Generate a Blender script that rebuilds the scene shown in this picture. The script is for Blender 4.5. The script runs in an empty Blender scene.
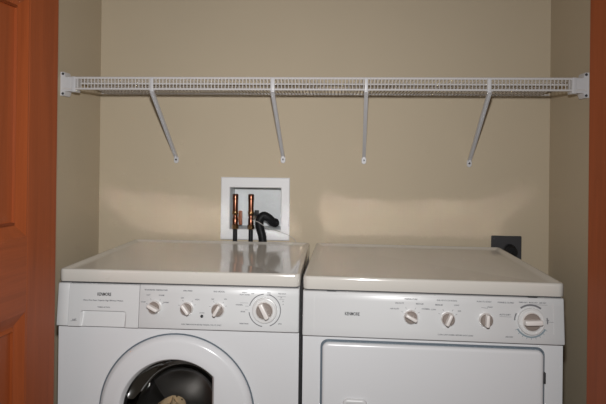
import bpy, math, random
from mathutils import Matrix, Vector
random.seed(4)
scene = bpy.context.scene
C = scene.collection
PI = math.pi

# ------------------------------------------------------------------ camera
CAM = Vector((.0891, -2.0993, 1.2293))
YAW, PITCH, ROLL = .0597, .0027, .0115
fw = Vector((-math.sin(YAW), math.cos(YAW), 0)); rt = Vector((math.cos(YAW), math.sin(YAW), 0)); up = Vector((0, 0, 1))
fw2 = fw*math.cos(PITCH) + up*math.sin(PITCH); up2 = up*math.cos(PITCH) - fw*math.sin(PITCH)
cr = rt*math.cos(ROLL) + up2*math.sin(ROLL); cu = up2*math.cos(ROLL) - rt*math.sin(ROLL)
cam = bpy.data.cameras.new('camera'); camo = bpy.data.objects.new('camera', cam); C.objects.link(camo)
camo.matrix_world = Matrix(((cr.x, cu.x, -fw2.x, CAM.x), (cr.y, cu.y, -fw2.y, CAM.y), (cr.z, cu.z, -fw2.z, CAM.z), (0, 0, 0, 1)))
cam.sensor_width = 36; cam.lens = 534.05/606*36; cam.shift_y = -(202-160.2)/606; cam.clip_start = .02
scene.camera = camo

# ------------------------------------------------------------------ light
world = bpy.data.worlds.new('world'); scene.world = world; world.use_nodes = True
world.node_tree.nodes['Background'].inputs[0].default_value = (1.0, .84, .66, 1)
world.node_tree.nodes['Background'].inputs[1].default_value = .035
fl = bpy.data.lights.new('camera_flash', 'AREA'); fl.shape = 'DISK'; fl.size = .05; fl.energy = 15.8; fl.spread = math.radians(138); fl.color = (1.0, .995, .985)
flo = bpy.data.objects.new('camera_flash', fl); C.objects.link(flo)
FL = CAM + Vector((-.004, .02, .155)); flo.matrix_world = Matrix.Translation(FL) @ (fw + Vector((-.14, 0, -.13))).to_track_quat('-Z', 'Y').to_matrix().to_4x4()
scene.view_settings.view_transform = 'Standard'; scene.view_settings.look = 'None'
scene.cycles.blur_glossy = 0; scene.cycles.caustics_reflective = True; scene.cycles.sample_clamp_indirect = 0
scene.view_settings.exposure = 0; scene.view_settings.gamma = 1; scene.view_settings.use_curve_mapping = False

# ------------------------------------------------------------------ materials
def mat(name, col, rough=.5, metal=0, bump=0, bscale=200, var=0, vscale=4, spec=.5, coat=0, emit=None):
    m = bpy.data.materials.new(name); m.use_nodes = True; n = m.node_tree.nodes; l = m.node_tree.links
    b = n['Principled BSDF']; b.inputs['Base Color'].default_value = (*col, 1); b.inputs['Roughness'].default_value = rough
    b.inputs['Metallic'].default_value = metal; b.inputs['Specular IOR Level'].default_value = spec
    b.inputs['Coat Weight'].default_value = coat; b.inputs['Coat Roughness'].default_value = .035
    tc = n.new('ShaderNodeTexCoord')
    nz = n.new('ShaderNodeTexNoise'); nz.inputs['Scale'].default_value = vscale; nz.inputs['Detail'].default_value = 4
    l.new(tc.outputs['Object'], nz.inputs['Vector'])
    mx = n.new('ShaderNodeMix'); mx.data_type = 'RGBA'
    mx.inputs[6].default_value = (*[c*(1-var) for c in col], 1); mx.inputs[7].default_value = (*[min(1, c*(1+var)) for c in col], 1)
    l.new(nz.outputs['Fac'], mx.inputs[0]); l.new(mx.outputs[2], b.inputs['Base Color'])
    if bump:
        n2 = n.new('ShaderNodeTexNoise'); n2.inputs['Scale'].default_value = bscale; n2.inputs['Detail'].default_value = 3
        l.new(tc.outputs['Object'], n2.inputs['Vector'])
        bp = n.new('ShaderNodeBump'); bp.inputs['Strength'].default_value = bump; bp.inputs['Distance'].default_value = .002
        l.new(n2.outputs['Fac'], bp.inputs['Height']); l.new(bp.outputs[0], b.inputs['Normal'])
    return m

def wood(name, axis):
    m = bpy.data.materials.new(name); m.use_nodes = True; n = m.node_tree.nodes; l = m.node_tree.links
    b = n['Principled BSDF']; b.inputs['Roughness'].default_value = .42; b.inputs['Specular IOR Level'].default_value = .35
    tc = n.new('ShaderNodeTexCoord'); mp = n.new('ShaderNodeMapping')
    mp.inputs['Scale'].default_value = (2.5, 60, 60) if axis == 'x' else (30, 30, 1.2)
    l.new(tc.outputs['Object'], mp.inputs['Vector'])
    n1 = n.new('ShaderNodeTexNoise'); n1.inputs['Scale'].default_value = 1.3; n1.inputs['Detail'].default_value = 6; n1.inputs['Distortion'].default_value = .6
    n2 = n.new('ShaderNodeTexNoise'); n2.inputs['Scale'].default_value = 9; n2.inputs['Detail'].default_value = 3
    l.new(mp.outputs[0], n1.inputs['Vector']); l.new(mp.outputs[0], n2.inputs['Vector'])
    ad = n.new('ShaderNodeMath'); ad.operation = 'MULTIPLY_ADD'; ad.inputs[1].default_value = .35
    l.new(n2.outputs['Fac'], ad.inputs[0]); l.new(n1.outputs['Fac'], ad.inputs[2])
    rp = n.new('ShaderNodeValToRGB'); e = rp.color_ramp.elements
    e[0].position = .42; e[0].color = (.195, .042, .0105, 1); e[1].position = .92; e[1].color = (.265, .059, .0150, 1)
    l.new(ad.outputs[0], rp.inputs[0]); l.new(rp.outputs[0], b.inputs['Base Color'])
    bp = n.new('ShaderNodeBump'); bp.inputs['Strength'].default_value = .12; bp.inputs['Distance'].default_value = .001
    l.new(ad.outputs[0], bp.inputs['Height']); l.new(bp.outputs[0], b.inputs['Normal'])
    return m

M = {}
M['wall'] = mat('cream_wall_paint', (.495, .418, .305), .65, bump=.12, bscale=160, var=.03, spec=.3)
M['ceiling'] = mat('white_ceiling_paint', (.7, .68, .64), .8, bump=.2, var=.02)
M['floor'] = mat('grey_vinyl_floor', (.22, .19, .16), .45, bump=.05, var=.15, vscale=8)
M['woodv'] = wood('cherry_wood_vertical_grain', 'z')
M['woodh'] = wood('cherry_wood_horizontal_grain', 'x')
M['enamel'] = mat('white_appliance_enamel', (.615, .617, .63), .22, var=.006, spec=.5)
M['lid'] = mat('white_gloss_lid_enamel', (.585, .558, .515), .10, var=.006, spec=.5)
M['lid'].node_tree.nodes['Principled BSDF'].inputs['IOR'].default_value = 1.9
M['plastic'] = mat('white_panel_plastic', (.565, .567, .57), .35, var=.006)
M['bar'] = mat('ivory_knob_plastic', (.64, .60, .575), .35, var=.01)
M['taupe'] = mat('taupe_knob_face', (.20, .165, .145), .4, var=.03)
M['ring'] = mat('pale_dial_skirt', (.56, .555, .55), .3, var=.01)
M['ink'] = mat('grey_print', (.14, .14, .15), .6)
M['teal'] = mat('blue_grey_print', (.20, .25, .28), .6)
M['black'] = mat('black_print', (.015, .015, .017), .5)
M['gap'] = mat('dark_gap', (.03, .03, .032), .7)
M['gap_shade'] = mat('blue_grey_gap_shade', (.10, .125, .15), .5)  # shade of the open gap round a door, painted blue-grey
M['wire'] = mat('white_vinyl_coated_wire', (.60, .58, .575), .4)
M['bracket'] = mat('white_bracket_plastic', (.56, .555, .57), .4, var=.01)
M['screw'] = mat('dark_screw', (.10, .10, .11), .35, metal=.7)
M['recess'] = mat('shaded_recess_plastic', (.60, .62, .63), .6, var=.01)  # white box plastic with the shading of the recess put into its colour
M['boxw'] = mat('white_outlet_box_plastic', (.72, .72, .73), .45, var=.01)
M['copper'] = mat('copper_pipe', (.17, .068, .040), .24, metal=1, var=.15, vscale=40)
M['brass'] = mat('brass_fitting', (.32, .19, .085), .22, metal=1, var=.1, vscale=40)
M['handle'] = mat('orange_valve_handle', (.22, .06, .014), .45)
M['rubber'] = mat('black_rubber', (.008, .008, .009), .5, spec=.25)
M['hose'] = mat('black_corrugated_hose', (.005, .0055, .0065), .5, spec=.2)
M['cable'] = mat('grey_cable', (.38, .37, .35), .5)
M['plate'] = mat('dark_grey_metal_plate', (.055, .055, .06), .4, metal=.3, var=.1)
M['steel'] = mat('stainless_drum_steel', (.34, .335, .33), .3, metal=1, var=.08)
M['boot'] = mat('dark_rubber_door_boot', (.010, .010, .0105), .6)
M['inside'] = mat('dark_cabinet_interior', (.05, .05, .05), .8)
def lump():
    m = mat('speckled_tan', (.9, .68, .42), .9, bump=.5, bscale=120, var=.1)
    n = m.node_tree.nodes; l = m.node_tree.links; b = n['Principled BSDF']
    src = b.inputs['Base Color'].links[0].from_socket
    v = n.new('ShaderNodeTexVoronoi'); v.inputs['Scale'].default_value = 75
    tc = [x for x in n if x.type == 'TEX_COORD'][0]; l.new(tc.outputs['Object'], v.inputs['Vector'])
    r = n.new('ShaderNodeValToRGB'); r.color_ramp.elements[0].position = .18; r.color_ramp.elements[1].position = .26
    l.new(v.outputs['Distance'], r.inputs[0])
    mx = n.new('ShaderNodeMix'); mx.data_type = 'RGBA'; mx.inputs[6].default_value = (.03, .02, .015, 1)
    l.new(r.outputs[0], mx.inputs[0]); l.new(src, mx.inputs[7]); l.new(mx.outputs[2], b.inputs['Base Color'])
    return m
M['lump'] = lump()
def glass():
    m = bpy.data.materials.new('smoked_door_glass'); m.use_nodes = True; n = m.node_tree.nodes; l = m.node_tree.links
    n.remove(n['Principled BSDF']); o = n['Material Output']
    t = n.new('ShaderNodeBsdfTransparent'); t.inputs[0].default_value = (.62, .61, .60, 1)
    g = n.new('ShaderNodeBsdfGlossy'); g.inputs['Roughness'].default_value = .03
    f = n.new('ShaderNodeFresnel'); f.inputs[0].default_value = 1.35; mx = n.new('ShaderNodeMixShader')
    l.new(f.outputs[0], mx.inputs[0]); l.new(t.outputs[0], mx.inputs[1]); l.new(g.outputs[0], mx.inputs[2]); l.new(mx.outputs[0], o.inputs['Surface'])
    return m
M['glass'] = glass()

# ------------------------------------------------------------------ mesh helpers; a shape is (verts, faces)
def join(*shapes):
    V, F = [], []
    for v, f in shapes:
        o = len(V); V += list(v); F += [tuple(i+o for i in q) for q in f]
    return V, F
def box(x0, x1, y0, y1, z0, z1):
    v = [(x, y, z) for z in (z0, z1) for y in (y0, y1) for x in (x0, x1)]
    return v, [(0, 2, 3, 1), (4, 5, 7, 6), (0, 1, 5, 4), (2, 6, 7, 3), (0, 4, 6, 2), (1, 3, 7, 5)]
def loft(rings, cap0=True, cap1=True, closed=True):
    n = len(rings[0]); V = [p for r in rings for p in r]; F = []
    for i in range(len(rings)-1):
        for j in range(n if closed else n-1):
            k = (j+1) % n; F.append((i*n+j, i*n+k, (i+1)*n+k, (i+1)*n+j))
    if cap0: F.append(tuple(range(n-1, -1, -1)))
    if cap1: F.append(tuple((len(rings)-1)*n+j for j in range(n)))
    return V, F
def rrect(w, h, r, seg=5):
    r = max(min(r, w/2-1e-4, h/2-1e-4), 1e-4); p = []
    for cx, cy, a0 in ((w/2-r, h/2-r, 0), (-w/2+r, h/2-r, 90), (-w/2+r, -h/2+r, 180), (w/2-r, -h/2+r, 270)):
        for i in range(seg+1):
            a = math.radians(a0+90*i/seg); p.append((cx+r*math.cos(a), cy+r*math.sin(a)))
    return p
def plate_xz(cx, cz, w, h, r, prof, seg=5, cap0=True, cap1=True):      # prof: (inset, y); builds along y
    return loft([[(cx+x, y, cz+z) for x, z in rrect(w-2*i, h-2*i, max(r-i, .0008), seg)] for i, y in prof], cap0, cap1)
def rbox(x0, x1, y0, y1, z0, z1, b=.002, r=None):                      # soft-edged box
    w, h = x1-x0, z1-z0; r = b if r is None else r
    return plate_xz((x0+x1)/2, (z0+z1)/2, w, h, r, [(b, y0), (b*.3, y0+b*.3), (0, y0+b), (0, y1-b), (b*.3, y1-b*.3), (b, y1)], 3)
def tube(path, rad, seg=10, cap=True):
    P = [Vector(p) for p in path]; R = rad if isinstance(rad, (list, tuple)) else [rad]*len(P)
    rings = []; t0 = (P[1]-P[0]).normalized(); u = t0.orthogonal().normalized()
    for i, p in enumerate(P):
        a = P[max(i-1, 0)]; b = P[min(i+1, len(P)-1)]; t = (b-a).normalized()
        u = (u - t*u.dot(t)).normalized(); w = t.cross(u)
        rings.append([tuple(p + R[i]*(math.cos(2*PI*k/seg)*u + math.sin(2*PI*k/seg)*w)) for k in range(seg)])
    return loft(rings, cap, cap)
def lathe(prof, seg=32, axis='y', c=(0, 0, 0), cap0=False, cap1=False):  # prof: (radius, height along axis)
    R = []
    for r, h in prof:
        ring = []
        for k in range(seg):
            a = 2*PI*k/seg; q = (r*math.cos(a), r*math.sin(a))
            ring.append((c[0]+q[0], c[1]+h, c[2]+q[1]) if axis == 'y' else (c[0]+q[0], c[1]+q[1], c[2]+h) if axis == 'z' else (c[0]+h, c[1]+q[0], c[2]+q[1]))
        R.append(ring)
    return loft(R, cap0, cap1)
def smooth_path(pts, n=8):                                             # Catmull-Rom
    P = [Vector(p) for p in pts]; out = []
    for i in range(len(P)-1):
        a, b, c, d = P[max(i-1, 0)], P[i], P[i+1], P[min(i+2, len(P)-1)]
        for k in range(n):
            t = k/n; out.append(.5*((2*b)+(c-a)*t+(2*a-5*b+4*c-d)*t*t+(3*b-a-3*c+d)*t**3))
    return out+[P[-1]]
def obj(name, shape, m, parent=None, smooth=35, label=None, loc=None, rot=None):
    if isinstance(shape, bpy.types.Mesh): me = shape
    else:
        me = bpy.data.meshes.new(name); me.from_pydata([tuple(v) for v in shape[0]], [], shape[1])
        import bmesh
        bm = bmesh.new(); bm.from_mesh(me); bmesh.ops.recalc_face_normals(bm, faces=bm.faces); bm.to_mesh(me); bm.free()
        if smooth:
            me.polygons.foreach_set('use_smooth', [True]*len(me.polygons)); me.set_sharp_from_angle(angle=math.radians(smooth))
        me.materials.append(M[m])
    o = bpy.data.objects.new(name, me); C.objects.link(o)
    if parent: o.parent = parent
    if loc: o.location = loc
    if rot: o.rotation_euler = rot
    if label: o['label'] = label
    return o
def thing(name, label, cat, loc=(0, 0, 0), rz=0, group=None):
    o = bpy.data.objects.new(name, None); C.objects.link(o); o.location = loc; o.rotation_euler = (0, 0, rz); o.empty_display_size = .05
    o['label'] = label; o['category'] = cat
    if group: o['group'] = group
    return o
def tag(o, label, cat, group=None):
    o['label'] = label; o['category'] = cat
    if group: o['group'] = group
    return o
def struct(name, shape, m, label, cat):
    o = obj(name, shape, m); o['kind'] = 'structure'; o['label'] = label; o['category'] = cat; return o
def text(name, s, size, parent, loc, rot, m='ink', bold=False, shear=0, sx=1):
    cu_ = bpy.data.curves.new(name, 'FONT'); cu_.body = s; cu_.size = size; cu_.align_x = 'CENTER'; cu_.align_y = 'CENTER'
    cu_.extrude = .00015; cu_.resolution_u = 2; cu_.shear = shear
    if bold: cu_.offset = size*.022
    else: cu_.offset = size*.02
    t = bpy.data.objects.new(name, cu_); C.objects.link(t)
    dg = bpy.context.evaluated_depsgraph_get(); me = bpy.data.meshes.new_from_object(t.evaluated_get(dg))
    bpy.data.objects.remove(t); bpy.data.curves.remove(cu_)
    me.name = name; me.materials.clear(); me.materials.append(M[m])
    o = bpy.data.objects.new(name, me); C.objects.link(o); o.parent = parent; o.location = loc; o.rotation_euler = rot; o.scale = (sx, 1, 1)
    return o

# ------------------------------------------------------------------ the closet and the hall in front of it
XL, XR, YF, H = -.857, .9097, -.72, 2.44
BX0, BX1, BZ0, BZ1 = -.330, -.114, .955, 1.130       # hole for the supply box
wv = [(XL, 0, 0), (XR, 0, 0), (XR, 0, H), (XL, 0, H), (BX0, 0, BZ0), (BX1, 0, BZ0), (BX1, 0, BZ1), (BX0, 0, BZ1)]
wv = wv + [(x, .12, z) for x, y, z in wv]
wf = [(0, 1, 5, 4), (1, 2, 6, 5), (2, 3, 7, 6), (3, 0, 4, 7)]
wf += [tuple(i+8 for i in q) for q in wf] + [(0, 1, 9, 8), (1, 2, 10, 9), (2, 3, 11, 10), (3, 0, 8, 11), (4, 5, 13, 12), (5, 6, 14, 13), (6, 7, 15, 14), (7, 4, 12, 15)]
struct('wall_back', (wv, wf), 'wall', 'cream painted back wall of the laundry closet', 'wall')
struct('wall_left', box(XL-.11, XL, -.84, .12, 0, H), 'wall', 'cream painted left side wall of the laundry closet', 'wall')
struct('wall_right', box(XR, XR+.11, -.84, .12, 0, H), 'wall', 'cream painted right side wall of the laundry closet', 'wall')
struct('floor', box(-2.2, 2.2, -3.2, .12, -.05, 0), 'floor', 'grey vinyl floor under the washer and dryer', 'floor')
struct('ceiling', box(XL-.11, XR+.11, -.84, .12, H, H+.05), 'ceiling', 'white closet ceiling above the wire shelf', 'ceiling')
JL, JR, JT = -.80, .885, 2.06
struct('wall_front_left', box(-2.2, JL-.02, -.84, YF, 0, H), 'wall', 'cream hall wall left of the closet doors', 'wall')
struct('wall_front_right', box(JR+.02, 2.2, -.84, YF, 0, H), 'wall', 'cream hall wall right of the closet doors', 'wall')
struct('wall_front_header', box(JL-.02, JR+.02, -.84, YF, JT+.02, H), 'wall', 'cream hall wall above the closet doors', 'wall')
struct('trim_1', join(box(JL-.02, JL, -.85, YF+.01, 0, JT), box(JL-.085, JL-.006, -.858, -.84, 0, JT+.06)), 'woodv', 'cherry wood jamb and casing left of the closet', 'trim')
struct('trim_2', join(box(JR, JR+.02, -.85, YF+.01, 0, JT), box(JR+.006, JR+.085, -.858, -.84, 0, JT+.06)), 'woodv', 'cherry wood jamb and casing right of the closet', 'trim')
struct('trim_3', join(box(JL-.02, JR+.02, -.85, YF+.01, JT, JT+.02), box(JL-.006, JR+.006, -.858, -.84, JT-.006, JT+.06)), 'woodh', 'cherry wood head casing above the closet', 'trim')

# panelled folding door leaves; local x along the leaf, local y into its thickness, z up
L_, ST, T_ = .43, .111, .034
ZR = [(.012, .22), (.867, 1.04), (1.62, 1.73), (1.93, 2.045)]
def leaf(parent, loc, ang):
    R = Matrix.Rotation(ang, 4, 'Z'); mw = Matrix.Translation(loc) @ R
    def put(name, shape, m, label=None):
        o = obj(name, shape, m, parent, 10, label=label); o.matrix_local = mw; return o
    for x0 in (0, L_-ST): put('stile', rbox(x0, x0+ST, 0, T_, .012, 2.045, .0015), 'woodv')
    for z0, z1 in ZR: put('rail', rbox(ST, L_-ST, 0, T_, z0, z1, .0008), 'woodh')
    for (a, z0), (z1, b) in zip(ZR[:-1], ZR[1:]):
        w, h = L_-2*ST, z1-z0; c = (L_/2, (z0+z1)/2)
        ring = lambda i, y: [(c[0]+x, y, c[1]+z) for x, z in ((-w/2+i, -h/2+i), (w/2-i, -h/2+i), (w/2-i, h/2-i), (-w/2+i, h/2-i))]
        for s, nm in ((1, 'moulding'),):
            put('moulding', join(loft([ring(0, .0005), ring(.004, .0005), ring(.010, .003), ring(.024, .0085), ring(.030, .0105), ring(.032, .0105)], False, False),
                                 loft([ring(0, T_-.0005), ring(.004, T_-.0005), ring(.010, T_-.003), ring(.024, T_-.0085), ring(.030, T_-.0105), ring(.032, T_-.0105)], False, False)), 'woodv')
        put('panel', loft([ring(.028, .0115), ring(.0325, .0115), ring(.040, .004), ring(.040, T_-.004), ring(.0325, T_-.0115), ring(.028, T_-.0115)]), 'woodv')
def door(name, label, leaves):
    d = bpy.data.objects.new(name, None); C.objects.link(d); d['kind'] = 'structure'; d['label'] = label; d['category'] = 'door'
    for loc, ang in leaves: leaf(d, loc, ang)
a1 = math.radians(5.85)
dirL = Vector((math.sin(a1), math.cos(a1), 0))
farL = Vector((-.633, -.75, 0))
a1b = math.radians(-6)
door('door_1', 'cherry wood panelled folding door folded open beside the washer',
     [(farL-dirL*L_, PI/2-a1), (Vector((-.722, -.752, 0))-Vector((math.sin(math.radians(-.5)), math.cos(math.radians(-.5)), 0))*L_, PI/2+math.radians(.5))])
a2 = math.radians(12.5)
door('door_2', 'cherry wood panelled folding door folded open beside the dryer',
     [(Vector((.710, -.75, 0)), -PI/2+a2), (Vector((.842, -.75, 0)), -PI/2+math.radians(6))])

# ------------------------------------------------------------------ wire shelf, end brackets, braces
SD, ZB, ZF, ZLIP = .315, 1.490, 1.510, 1.471
shelf = thing('wire_shelf', 'long white wire shelf spanning the closet above the machines', 'shelf', (0, 0, 0))
x0, x1 = XL+.008, XR-.008
zd = lambda y: ZB + (ZF-ZB)*(-y)/SD
for y, z, r in ((-.008, ZB+.0045, .0032), (-.235, zd(-.235)-.0045, .003), (-SD+.004, ZF-.001, .0042), (-SD, ZLIP, .0036)):
    obj('rod', tube([(x0, y, z), (x1, y, z)], r, 8), 'wire', shelf)
wire = tube([(0, -.004, ZB), (0, -SD+.004, ZF), (0, -SD-.001, ZF-.004), (0, -SD-.001, ZLIP)], .0015, 5)
wm = None; nwire = int((x1-x0-.06)/.0119)
for i in range(nwire):
    x = x0+.03+i*.0119
    if wm is None: w = obj('cross_wire', wire, 'wire', shelf, loc=(x, 0, 0)); wm = w.data
    else: obj('cross_wire', wm, 'wire', shelf, loc=(x, 0, 0))

def end_bracket(x, s, label):
    t = thing('shelf_end_bracket', label, 'bracket', (x, -SD+.012, 1.488), 0, 'end brackets of the wire shelf')
    zt, zb, bt, bb = .041, -.041, .023, -.026
    out = [(0, zb), (.012, zb), (.0145, zb+.004), (.018, bb), (.050, bb), (.050, bt), (.018, bt), (.0145, zt-.004), (.012, zt), (0, zt)]
    R = [[(s*px, y, pz) for px, pz in out] for y in (-.013, -.012, .030)]
    R[0] = [(s*(px*.97+.0005), -.013, pz*.97) for px, pz in out]
    obj('body', loft(R), 'bracket', t)
    obj('end_cap', rbox(min(s*.040, s*.054), max(s*.040, s*.054), -.0155, .02, -.028, .025, .002), 'bracket', t)
    for z in (.034, -.034):
        obj('screw', lathe([(.0001, -.0165), (.003, -.0165), (.0045, -.0145), (.0045, -.010)], 10, 'y', (s*.0095, 0, z)), 'screw', t)
end_bracket(XL, 1, 'white plastic shelf end bracket on the left wall')
end_bracket(XR, -1, 'white plastic shelf end bracket on the right wall')

def brace(x, xt, zfoot, label):
    t = thing('shelf_brace', label, 'brace', (x, 0, zfoot), 0, 'diagonal braces under the wire shelf')
    k = xt-x; top = Vector((k, -SD-.006, ZLIP-.008-zfoot)); bot = Vector((0, -.006, .012))
    d = (top-bot).normalized(); nrm = Vector((0, -d.z, d.y)).normalized()
    if nrm.y > 0: nrm = -nrm
    sec = [(-.0065, -.004), (.0065, -.004), (.0065, .005), (.0042, .005), (.0042, -.001), (-.0042, -.001), (-.0042, .005), (-.0065, .005)]
    ring = lambda p: [tuple(p + Vector((1, 0, 0))*a + nrm*b) for a, b in sec]
    obj('arm', loft([ring(bot), ring(top)]), 'bracket', t)
    zl, zf = ZLIP-zfoot, ZF-zfoot
    obj('hook', rbox(k-.0055, k+.0055, -SD-.0095, -SD-.0055, zl-.010, zf-.001, .001), 'bracket', t)
    obj('clip', rbox(k-.009, k+.009, -SD-.011, -SD+.006, zl-.006, zl-.0042, .0008), 'bracket', t)
    obj('foot', plate_xz(0, 0, .019, .030, .0094, [(0, 0), (0, -.003), (.002, -.005)], 6), 'bracket', t)
    obj('screw', lathe([(.0001, -.0082), (.0025, -.008), (.004, -.006), (.004, -.004)], 10, 'y'), 'screw', t)
brace(-.543, -.534, 1.232, 'white diagonal shelf brace nearest the left wall')
brace(-.115, -.122, 1.237, 'white diagonal shelf brace directly above the recessed supply box')
brace(.202, .190, 1.237, 'white diagonal shelf brace second from the right wall')
brace(.607, .591, 1.230, 'white diagonal shelf brace nearest the right wall')

# ------------------------------------------------------------------ water supply box and plumbing
def xzring(x0, x1, z0, z1, y): return [(x0, y, z0), (x1, y, z0), (x1, y, z1), (x0, y, z1)]
sb = thing('supply_box', 'white recessed plastic supply box in the back wall behind the washer', 'supply box', (0, 0, 0))
obj('frame', loft([xzring(-.360, -.0865, .918, 1.165, -.001), xzring(-.360, -.0865, .918, 1.165, -.007), xzring(-.357, -.0895, .921, 1.162, -.010),
                   xzring(-.3265, -.1185, .9575, 1.127, -.010), xzring(-.3235, -.1215, .9605, 1.124, -.007), xzring(-.3235, -.1215, .9605, 1.124, .012)], False, False), 'boxw', sb, 25)
obj('recess', loft([xzring(-.3255, -.1195, .9595, 1.126, .006), xzring(-.3215, -.1235, .9635, 1.122, .090)], False, True), 'recess', sb, 25)
def valve(x, label, hlabel, withhandle):
    t = thing('water_valve', label, 'valve', (x, -.024, .958), 0, 'copper water valves in the supply box')
    lp = lambda p: lathe(p, 20, 'z')
    obj('copper_tube', lp([(.0001, .142), (.007, .142), (.0095, .140), (.0105, .136), (.0105, .062), (.0088, .060), (.0088, .050), (.0108, .046), (.0108, .022), (.0001, .022)]), 'copper', t)
    obj('cap_band', lp([(.0106, .120), (.0116, .121), (.0116, .139), (.0106, .141)]), 'copper', t)
    obj('band', lp([(.0106, .062), (.0120, .064), (.0120, .074), (.0106, .076)]), 'brass', t)
    hexn = [[(r*math.cos(PI/3*k), r*math.sin(PI/3*k), z) for k in range(6)] for r, z in ((.011, .004), (.0135, .006), (.0135, .020), (.011, .023))]
    obj('nut', loft(hexn), 'brass', t, 20)
    obj('elbow', tube(smooth_path([(0, 0, .040), (0, .018, .042), (0, .060, .042), (0, .108, .042)], 4), .0075, 10), 'brass', t)
    if withhandle: obj('handle', join(rbox(.012, .0265, .006, .012, .020, .076, .002), rbox(.004, .014, .004, .012, .040, .052, .001)), 'handle', t, label='orange lever handle')
    else: obj('handle', join(rbox(.012, .029, .010, .018, .056, .078, .002), rbox(.004, .014, .008, .016, .060, .070, .001)), 'rubber', t, label='black lever handle')
    h = obj('supply_hose', tube(smooth_path([(x, -.024, .9625), (x, -.024, .92), (x, -.024, .84), (x, -.024, .66), (x, -.024, .5)], 6), .0088, 12), 'rubber')
    tag(h, hlabel, 'hose', 'washer supply hoses')
valve(-.2985, 'left copper water valve with orange lever handle in the supply box', 'black rubber hose under the left copper valve', True)
valve(-.2365, 'right copper water valve beside the black drain hose', 'black rubber hose under the right copper valve', False)
# corrugated drain hose hooked over into the box
pth = smooth_path([(-.188, -.0268, .50), (-.188, -.0268, .80), (-.189, -.0268, .92), (-.199, -.0268, .965), (-.203, -.0268, .995), (-.188, -.025, 1.016), (-.168, -.020, 1.008), (-.150, -.008, .990), (-.133, .004, .985)], 14)
rad = [.0162 + .0005*math.sin(i*1.9) for i in range(len(pth))]
for k in range(10): rad[-1-k] = .0105 + .0008*k
dh = thing('drain_hose', 'black corrugated drain hose hooked over into the supply box', 'hose', (0, 0, 0))
obj('hose', tube(pth, rad, 16), 'hose', dh)
obj('cuff', tube([pth[-12], pth[-7]], .0172, 16), 'rubber', dh)
tag(obj('thin_cable', tube(smooth_path([(-.226, -.050, 1.000), (-.205, -.052, .995), (-.185, -.050, .982), (-.165, -.044, .968), (-.14, -.032, .962), (-.112, -.018, .950), (-.083, -.012, .937), (-.06, -.012, .915), (-.05, -.012, .86)], 6), .0014, 6), 'cable'),
    'thin grey cable lying across the black drain hose', 'cable')

# ------------------------------------------------------------------ dryer outlet
ol = thing('dryer_outlet', 'dark grey square power outlet low on the wall behind the dryer', 'outlet', (.750, 0, .896))
obj('plate', plate_xz(0, 0, .114, .114, .003, [(0, 0), (0, -.004), (.002, -.006)], 3), 'plate', ol)
obj('receptacle', lathe([(.0001, -.012), (.024, -.012), (.027, -.010), (.027, -.004)], 28, 'y', (.010, 0, 0)), 'rubber', ol)
obj('screw', lathe([(.0001, -.0082), (.003, -.008), (.0035, -.005)], 10, 'y', (-.047, 0, .047)), 'screw', ol)
obj('screw', lathe([(.0001, -.0082), (.003, -.008), (.0035, -.005)], 10, 'y', (-.047, 0, -.047)), 'screw', ol)
pc = thing('power_cord', 'black round plug and cord in the dark grey outlet', 'cord', (.760, -.012, .896))
obj('plug', lathe([(.0001, -.030), (.018, -.030), (.022, -.026), (.024, 0)], 24, 'y'), 'rubber', pc)
obj('cord', tube(smooth_path([(0, -.026, 0), (-.01, -.034, -.03), (-.015, -.034, -.10), (-.02, -.034, -.4), (-.02, -.034, -.8)], 6), .008, 10), 'rubber', pc)

# ------------------------------------------------------------------ the two machines; local x right, y back, front face at y = 0
W = .683
def lid(parent, depth, xa, xb):
    cy = depth/2; cx = (xa+xb)/2
    def ring(i, z, r=.018):
        return [(cx+x, cy+y, z) for x, y in rrect(xb-xa-2*i, depth-2*i, max(r-i, .006), 6)]
    prof = [(.003, .8835), (.001, .8838), (0, .8855), (0, .9100), (.0006, .9140), (.0020, .9168), (.0045, .9182), (.0080, .9184), (.0115, .9176), (.0155, .9156), (.0195, .9132), (.0250, .9114), (.033, .9105)]
    obj('lid', loft([ring(i, z) for i, z in prof]), 'lid', parent, 50)
    obj('lid_gap', box(-W/2+.006, W/2-.006, .004, depth-.004, .8785, .8836), 'gap', parent, 0)
PT, PB = .8800, .7615                                          # panel top and bottom
pyf = lambda z: -.006 - .011*(PT-z)/(PT-PB)                    # its face leans out towards the bottom
TILT = math.atan(.011/(PT-PB))
def panel_seg(x0, x1, e0=.0012, e1=.0012):
    prof = [(.004, PT), (-.0035, PT-.0008), (-.0062, PT-.004)] + [(pyf(PT-.004-(PT-PB-.010)*k/6), PT-.004-(PT-PB-.010)*k/6) for k in range(1, 7)] + [(pyf(PB)+.001, PB+.0025), (-.012, PB), (.004, PB)]
    R = []
    for x, i in ((x0, e0), (x0+e0*.4, e0*.4), (x0+e0, 0), (x1-e1, 0), (x1-e1*.4, e1*.4), (x1, e1)):
        R.append([(x, min(y+i, .004), z) for y, z in prof])
    return loft(R)
def face_loc(x, z, d=0): return (x, pyf(z)-d, z)
RT = (PI/2+TILT*-1, 0, 0)
def ptext(s, x, z, size, parent, **k): return text('lettering', s, size, parent, face_loc(x, z, .0004), RT, **k)
def stroke(parent, x0, z0, x1, z1, w=.0009, m='ink', name='tick_mark'):
    d = Vector((x1-x0, z1-z0)).normalized(); n = Vector((-d.y, d.x))*w/2
    pts = [(x0+n.x, z0+n.y), (x1+n.x, z1+n.y), (x1-n.x, z1-n.y), (x0-n.x, z0-n.y)]
    return obj(name, loft([[(x, pyf(z)-q, z) for x, z in pts] for q in (-.0002, .0004)]), m, parent, 0)
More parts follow.
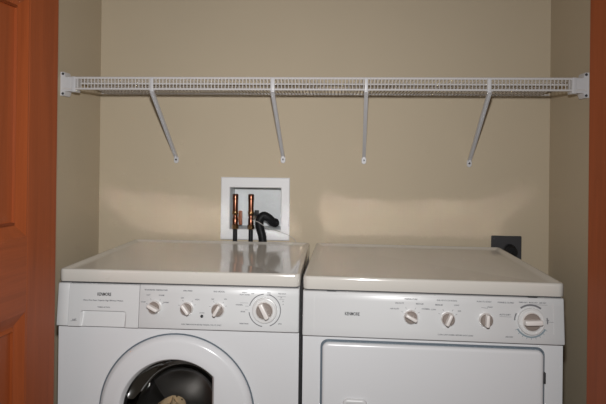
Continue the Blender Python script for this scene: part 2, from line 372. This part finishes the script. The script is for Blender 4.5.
def arc(parent, cx, cz, r, w, a0, a1, m='ink', d=.0005):
    n = max(4, int(abs(a1-a0)/8)); R = []
    for i in range(n+1):
        a = math.radians(a0+(a1-a0)*i/n); ring = []
        for rr, q in ((r-w/2, -.0002), (r-w/2, d), (r+w/2, d), (r+w/2, -.0002)):
            x, z = cx+rr*math.cos(a), cz+rr*math.sin(a); ring.append((x, pyf(z)-q, z))
        R.append(ring)
    return obj('printed_arc', loft(R), m, parent, 0)
def knob(parent, x, z, ang, r=.0163, skirt=.0195, big=False):
    k = obj('knob', lathe([(.0001, -.0125), (r*.88, -.0125), (r*.96, -.0112), (r, -.008), (r*1.02, 0)], 28), 'taupe', parent, 30, loc=face_loc(x, z), rot=(-TILT, 0, 0))
    g = [[(rx, y, rz) for rx, rz in rrect(2*r*.98-2*i, r*.56-2*i, .0035, 4)] for i, y in ((0, -.008), (0, -.0255), (.0009, -.0275), (.0022, -.0282))]
    o = obj('grip', loft(g), 'bar', k, 30); o.rotation_euler = (0, -math.radians(ang), 0)
    rim = obj('rim', lathe([(r*.95, -.0105), (r*.98, -.0112), (r*1.04, -.0095), (r*1.07, -.006), (r*1.09, 0)], 28), 'bar', k, 40)
    if big:
        obj('dial_skirt', lathe([(r*1.0, -.0065), (skirt*.86, -.0062), (skirt*.90, -.0075), (skirt*.97, -.0070), (skirt, -.004), (skirt, .001)], 40), 'ring', k, 40)
    else:
        obj('dial_skirt', lathe([(r*1.0, -.0018), (skirt*.92, -.0018), (skirt, -.0010), (skirt, .001)], 32), 'ring', k, 40)
    return k
def cabinet(parent, depth, hole=None):
    a = W/2-.001; z0, z1 = .025, .879
    back = [(-a, depth, z0), (a, depth, z0), (a, depth, z1), (-a, depth, z1)]
    fr = [(-a, 0, z0), (a, 0, z0), (a, 0, z1), (-a, 0, z1)]
    V = back+fr; F = [(0, 1, 2, 3), (0, 1, 5, 4), (1, 2, 6, 5), (2, 3, 7, 6), (3, 0, 4, 7)]
    if not hole: F.append((4, 5, 6, 7))
    else:
        cz, r = hole; cs = [math.atan2(z-cz, x) for x, y, z in fr]; ang = sorted([2*PI*k/72-PI for k in range(72)]+cs); idx = []
        for t in ang:
            c, s = math.cos(t), math.sin(t); m = min((a/abs(c) if abs(c) > 1e-9 else 9), ((z1-cz)/s if s > 1e-9 else 9), ((cz-z0)/-s if s < -1e-9 else 9))
            V.append((m*c, 0, cz+m*s)); V.append((r*c, 0, cz+r*s))
        n = len(ang)
        for k in range(n):
            i, j = 8+2*k, 8+2*((k+1) % n); F.append((i, j, j+1, i+1))
    o = obj('cabinet', (V, F), 'enamel', parent, 30)
    for sx in (-1, 1):
        for y in (.05, depth-.05): obj('foot', lathe([(.018, 0), (.018, .012), (.010, .014), (.010, .026)], 14, 'z', (sx*.28, y, 0), True, True), 'rubber', parent)

# ---- washer
WD = .585
wa = thing('washing_machine', 'white front-loading washing machine with round glass door on the left', 'washing machine', (-.345, -.6301, 0), .0011)
lid(wa, WD, -.3445, .3425)
DC, DRO, DRI, CH = .526, .2165, .150, .104
cabinet(wa, WD, (DC, .198))
obj('end_cap', panel_seg(-W/2+.0005, -.3068, .004, .001), 'plastic', wa)
# detergent drawer front with a scooped pull
X0, X1 = -.3055, -.1058
nx, nz = 110, 60; V = []; F = []
SX0, SX1, SZ = -.272, -.141, .8065
def scoop(x, z):
    if z > SZ: return 0
    rr = .010
    zt = SZ
    if x < SX0+rr: zt = SZ-rr+math.sqrt(max(0, rr*rr-(SX0+rr-x)**2))
    if x > SX1-rr: zt = SZ-rr+math.sqrt(max(0, rr*rr-(x-SX1+rr)**2))
    if x < SX0 or x > SX1 or z > zt: return 0
    return .0115*min(1, (zt-z)/.002)*(.25+.75*((z-PB)/(SZ-PB))) * min(1, (x-SX0)/.005, (SX1-x)/.005)
xs = sorted(set([X0+(X1-X0)*i/nx for i in range(nx+1)]+[SX0+.0002, SX0-.0002, SX1+.0002, SX1-.0002]))
zs = sorted(set([PB+.0015+(PT-PB-.003)*i/nz for i in range(nz+1)]+[SZ, SZ-.002, SZ+.0003]))
for z in zs:
    for x in xs: V.append((x, pyf(z)+scoop(x, z), z))
n = len(xs)
for j in range(len(zs)-1):
    for i in range(n-1): F.append((j*n+i, j*n+i+1, (j+1)*n+i+1, (j+1)*n+i))
b0 = len(V); per = [i for i in range(n)] + [j*n+n-1 for j in range(1, len(zs))] + [(len(zs)-1)*n+i for i in range(n-2, -1, -1)] + [j*n for j in range(len(zs)-2, 0, -1)]
for p in per: V.append((V[p][0], .016, V[p][2]))
for k in range(len(per)): F.append((per[k], per[(k+1) % len(per)], b0+(k+1) % len(per), b0+k))
F.append(tuple(b0+k for k in range(len(per))))
dr = obj('detergent_drawer', (V, F), 'plastic', wa, 40)
ptext('KENMORE', -.206, .8515, .0122, dr, m='black', bold=True, sx=.70)
ptext('Heavy Duty Super Capacity High Efficiency Washer', -.208, .8350, .0054, dr, sx=1.02)
ptext('TUMBLE ACTION', -.206, .8165, .0046, dr)
ptext('HE', -.290, .7800, .0085, dr, shear=.5)
stroke(dr, -.299, .7765, -.281, .7785, .0008)
cp = obj('control_panel', panel_seg(-.1048, W/2-.0005, .001, .004), 'plastic', wa)
obj('panel_gap', box(-W/2+.006, W/2-.006, -.001, .003, PB-.0035, PT-.002), 'gap', wa, 0)
stroke(cp, -.100, .8745, .330, .8745, .0007, 'ring', 'panel_line')
for x, s, wdt in ((-.059, 'WASH/RINSE TEMPERATURE', .0052), (.031, 'SPIN SPEED', .0052), (.119, 'END SIGNAL', .0056)): ptext(s, x, .8670, wdt, cp)
for x, z, ang in ((-.0605, .8205, -27), (.0300, .8190, -52), (.1170, .8180, 60)): knob(wa, x, z, ang)
for s, x, z in (('HOT', -.080, .853), ('WARM', -.043, .853), ('COLD', -.094, .834), ('WARM', -.030, .834), ('OFF', .016, .847), ('HIGH', .058, .844), ('OFF', .101, .846), ('ON', .137, .847)): ptext(s, x, z, .0050, cp)
for kx, kz in ((-.0605, .8205), (.030, .819), (.117, .818)):
    for a in (55, 120, 160, 25):
        c, s = math.cos(math.radians(a)), math.sin(math.radians(a)); stroke(cp, kx+.0225*c, kz+.0225*s, kx+.0265*c, kz+.0265*s)
obj('indicator_button', lathe([(.0001, -.003), (.0034, -.003), (.0042, -.0018), (.0044, .001)], 18), 'black', wa, loc=face_loc(.0725, .7995), rot=(-TILT, 0, 0))
ptext('LOCKED', .0725, .8085, .0036, cp)
ptext('PUSH TIMER KNOB IN BEFORE TURNING  PULL TO START', .072, .7765, .0050, cp, sx=.86)
knob(wa, .2465, .8200, -62, .0225, .0345, True)
for a0, a1_ in ((95, 165), (-70, 75), (188, 262)): arc(cp, .2465, .8200, .0435, .0024, a0, a1_)
for s, x, z in (('HEAVY', .190, .8665), ('DUTY WASH', .190, .8605), ('OFF', .212, .8640), ('DELI', .2570, .8670), ('CATE', .2570, .8615), ('PRE SOAK', .2935, .8655), ('NORMAL', .176, .8330), ('RINSE', .186, .8150), ('PERM PRESS', .190, .7830), ('SPIN', .289, .7850), ('14', .291, .8550), ('10', .296, .8450), ('6', .297, .8370)):
    ptext(s, x, z, .0048, cp)
for z, xa, xb in ((.8385, .178, .200), (.8300, .192, .202), (.8200, .192, .200), (.8580, .281, .304), (.8500, .286, .300)): stroke(cp, xa, z, xb, z, .0006)

# round door
def door_ring():
    angs = sorted([2*PI*k/96 for k in range(96)] + [math.acos(CH/DRI), 2*PI-math.acos(CH/DRI)])
    def ri(t, e=0):
        c = math.cos(t); r = DRI+e
        return min(r, (CH+e)/c) if c > .05 else r
    prof = []
    R = []
    for kind, e, y in (('o', 0, .0005), ('o', 0, -.004), ('o', -.0035, -.011), ('o', -.010, -.0175), ('o', -.014, -.0190), ('o', -.020, -.0195), ('m', .5, -.0235), ('i', .010, -.0255), ('i', .007, -.0250), ('i', .0035, -.0205), ('i', .001, -.014), ('i', -.001, -.010)):
        ring = []
        for t in angs:
            if kind == 'o': r = DRO+e
            elif kind == 'i': r = ri(t, e)
            else: r = .5*(DRO-.02+ri(t, .007))
            ring.append((r*math.cos(t), y, DC+r*math.sin(t)))
        R.append(ring)
    return loft(R, False, False)
dd = obj('door', door_ring(), 'enamel', wa, 40)
obj('door_glass', lathe([(.158, .010), (.147, .012), (.138, .040), (.120, .075), (.095, .098), (.055, .108), (.0005, .110)], 48, 'y', (0, 0, DC)), 'glass', dd, 60)
obj('glass_rim', lathe([(.162, -.0105), (.1505, -.0105), (.1475, -.006), (.1470, .018), (.160, .018)], 48, 'y', (0, 0, DC)), 'boot', dd, 40)
obj('door_seam', lathe([(.2168, -.0016), (.2205, -.0016), (.2205, .0008), (.2168, .0008)], 72, 'y', (0, 0, DC)), 'gap_shade', wa, 40)
obj('rubber_boot', lathe([(.199, .001), (.196, .020), (.180, .030), (.188, .050), (.160, .078), (.166, .084), (.190, .090)], 48, 'y', (0, 0, DC)), 'boot', wa, 50)
drm = obj('drum', lathe([(.188, .094), (.240, .100), (.246, .112), (.246, .42), (.235, .44), (.05, .455), (.0005, .455)], 56, 'y', (0, 0, DC)), 'steel', wa, 40)
for k in range(3):
    a = math.radians(30+120*k); c, s = math.cos(a), math.sin(a); R = []
    for y, hgt in ((.12, .02), (.16, .055), (.34, .060), (.42, .03)):
        R.append([((.247-h)*c - w*s, y, DC+(.247-h)*s + w*c) for w, h in ((-.035, 0), (-.020, hgt*.7), (0, hgt), (.020, hgt*.7), (.035, 0))])
    obj('drum_baffle', loft(R), 'steel', drm, 50)
# lumpy tan shape with dark specks in the drum
def lump_blob():
    R = []
    for i in range(15):
        v = PI*i/14; ring = []
        for k in range(28):
            a = 2*PI*k/28; r = 1+.16*math.sin(3*a+2*v)+.10*math.sin(7*a-3*v)
            ring.append((.058*r*math.sin(v)*math.cos(a), .045*r*math.sin(v)*math.sin(a), -.080*math.cos(v)*(1+.1*math.sin(4*a))))
        R.append(ring)
    return loft(R)
cl = obj('tan_lump', lump_blob(), 'lump', loc=(-.410, -.6301+.18, DC-.122)); tag(cl, 'tan dark-speckled lump inside the washer drum', 'lump')

# ---- dryer
DD = .603
dy = thing('clothes_dryer', 'white clothes dryer with square door on the right', 'dryer', (.348, -.6579, 0), -.0233)
lid(dy, DD, -.3425, .3465); cabinet(dy, DD)
dp = obj('control_panel', panel_seg(-W/2+.0005, W/2-.0005, .004, .004), 'plastic', dy)
obj('panel_gap', box(-W/2+.006, W/2-.006, -.001, .003, PB-.0030, PT-.002), 'gap', dy, 0)
stroke(dp, -.310, .772, -.310, .872, .0009, 'ring', 'panel_line'); stroke(dp, .3125, .790, .3125, .868, .0009, 'ring', 'panel_line')
stroke(dp, -.310, .8735, .330, .8735, .0007, 'ring', 'panel_line')
for x in (-.264, .262): obj('lid_clip', rbox(x-.012, x+.012, -.0045, .003, .8806, .8838, .0006), 'black', dy, label='short dark clip in the gap under the lid')
ptext('KENMORE', -.2080, .8235, .0122, dp, m='black', bold=True, sx=.70)
for s, x, z, w_ in (('TEMPERATURE', -.053, .8670, .0052), ('END OF CYCLE SIGNAL', .041, .8665, .0050), ('PUSH TO START', .137, .8665, .0052), ('WRINKLE GUARD', .192, .8660, .0052),
                    ('DELICATE', -.083, .8560, .0052), ('MEDIUM', -.030, .8555, .0052), ('AIR FLUFF', -.096, .8410, .0052), ('NORMAL', -.014, .8430, .0052),
                    ('MEDIUM', .020, .8545, .0052), ('LOUD', .066, .8550, .0048), ('LOW', .006, .8420, .0050), ('OFF', .073, .8400, .0048), ('START', .152, .8530, .0048),
                    ('AUTO DRY', .190, .8350, .0056), ('AIR DRY', .200, .7790, .0052), ('OFF', .315-.018, .8240, .0048), ('TIMED DRY   MORE DRY   LESS DRY', .260, .8680, .0044)):
    ptext(s, x, z, w_, dp)
ptext('CLEAN LINT SCREEN BEFORE EACH LOAD', .062, .7785, .0048, dp)
for x, z, ang in ((-.0540, .8215, -28), (.0430, .8195, 66), (.1405, .8205, 86)): knob(dy, x, z, ang)
for kx, kz in ((-.054, .8215), (.043, .8195)):
    for a in (60, 118, 150, 28):
        c, s = math.cos(math.radians(a)), math.sin(math.radians(a)); stroke(dp, kx+.0225*c, kz+.0225*s, kx+.0275*c, kz+.0275*s)
stroke(dp, .130, .8515, .146, .8500, .0008)
DX, DZ = .2555, .8205
knob(dy, DX, DZ, 3, .0225, .0345, True)
arc(dp, DX, DZ, .0400, .0042, -150, -28, 'teal'); arc(dp, DX, DZ, .0415, .0046, 52, 128, 'ink'); arc(dp, DX, DZ, .0415, .003, 152, 178, 'ink'); arc(dp, DX, DZ, .0415, .003, -8, 14, 'ink')
for a in range(-150, -20, 15):
    c, s = math.cos(math.radians(a)), math.sin(math.radians(a)); stroke(dp, DX+.042*c, DZ+.042*s, DX+.0465*c, DZ+.0465*s, .0012, 'teal')
stroke(dp, .296, .8240-.004, .312, .8240-.004, .0006); stroke(dp, .176, .8300, .206, .8300, .0006); stroke(dp, .262, .8630, .298, .8630, .0006)
# its square door
dcx, dcz, dw, dhh = .001, .745-.29, .576, .58
obj('door_gap_shade', plate_xz(dcx, dcz, dw+.011, dhh+.011, .021, [(0, .001), (0, -.0010), (.001, -.0018)], 8), 'gap_shade', dy)  # dark plate painted in for the shaded gap round the door
ddr = obj('door', plate_xz(dcx, dcz, dw, dhh, .017, [(.001, 0), (0, -.006), (.0008, -.0105), (.0028, -.0135), (.006, -.0150), (.010, -.0155)], 8), 'enamel', dy, 50)
obj('handle', plate_xz(-.1985, .530, .066, .140, .014, [(0, -.0150), (.0008, -.0195), (.003, -.0225), (.007, -.0235), (.012, -.0225), (.015, -.0170)], 8), 'plastic', ddr, 45)
obj('latch', rbox(.2865, .2945, -.0120, 0, .660, .688, .0012), 'gap', dy, label='small dark latch on the right edge of the door')
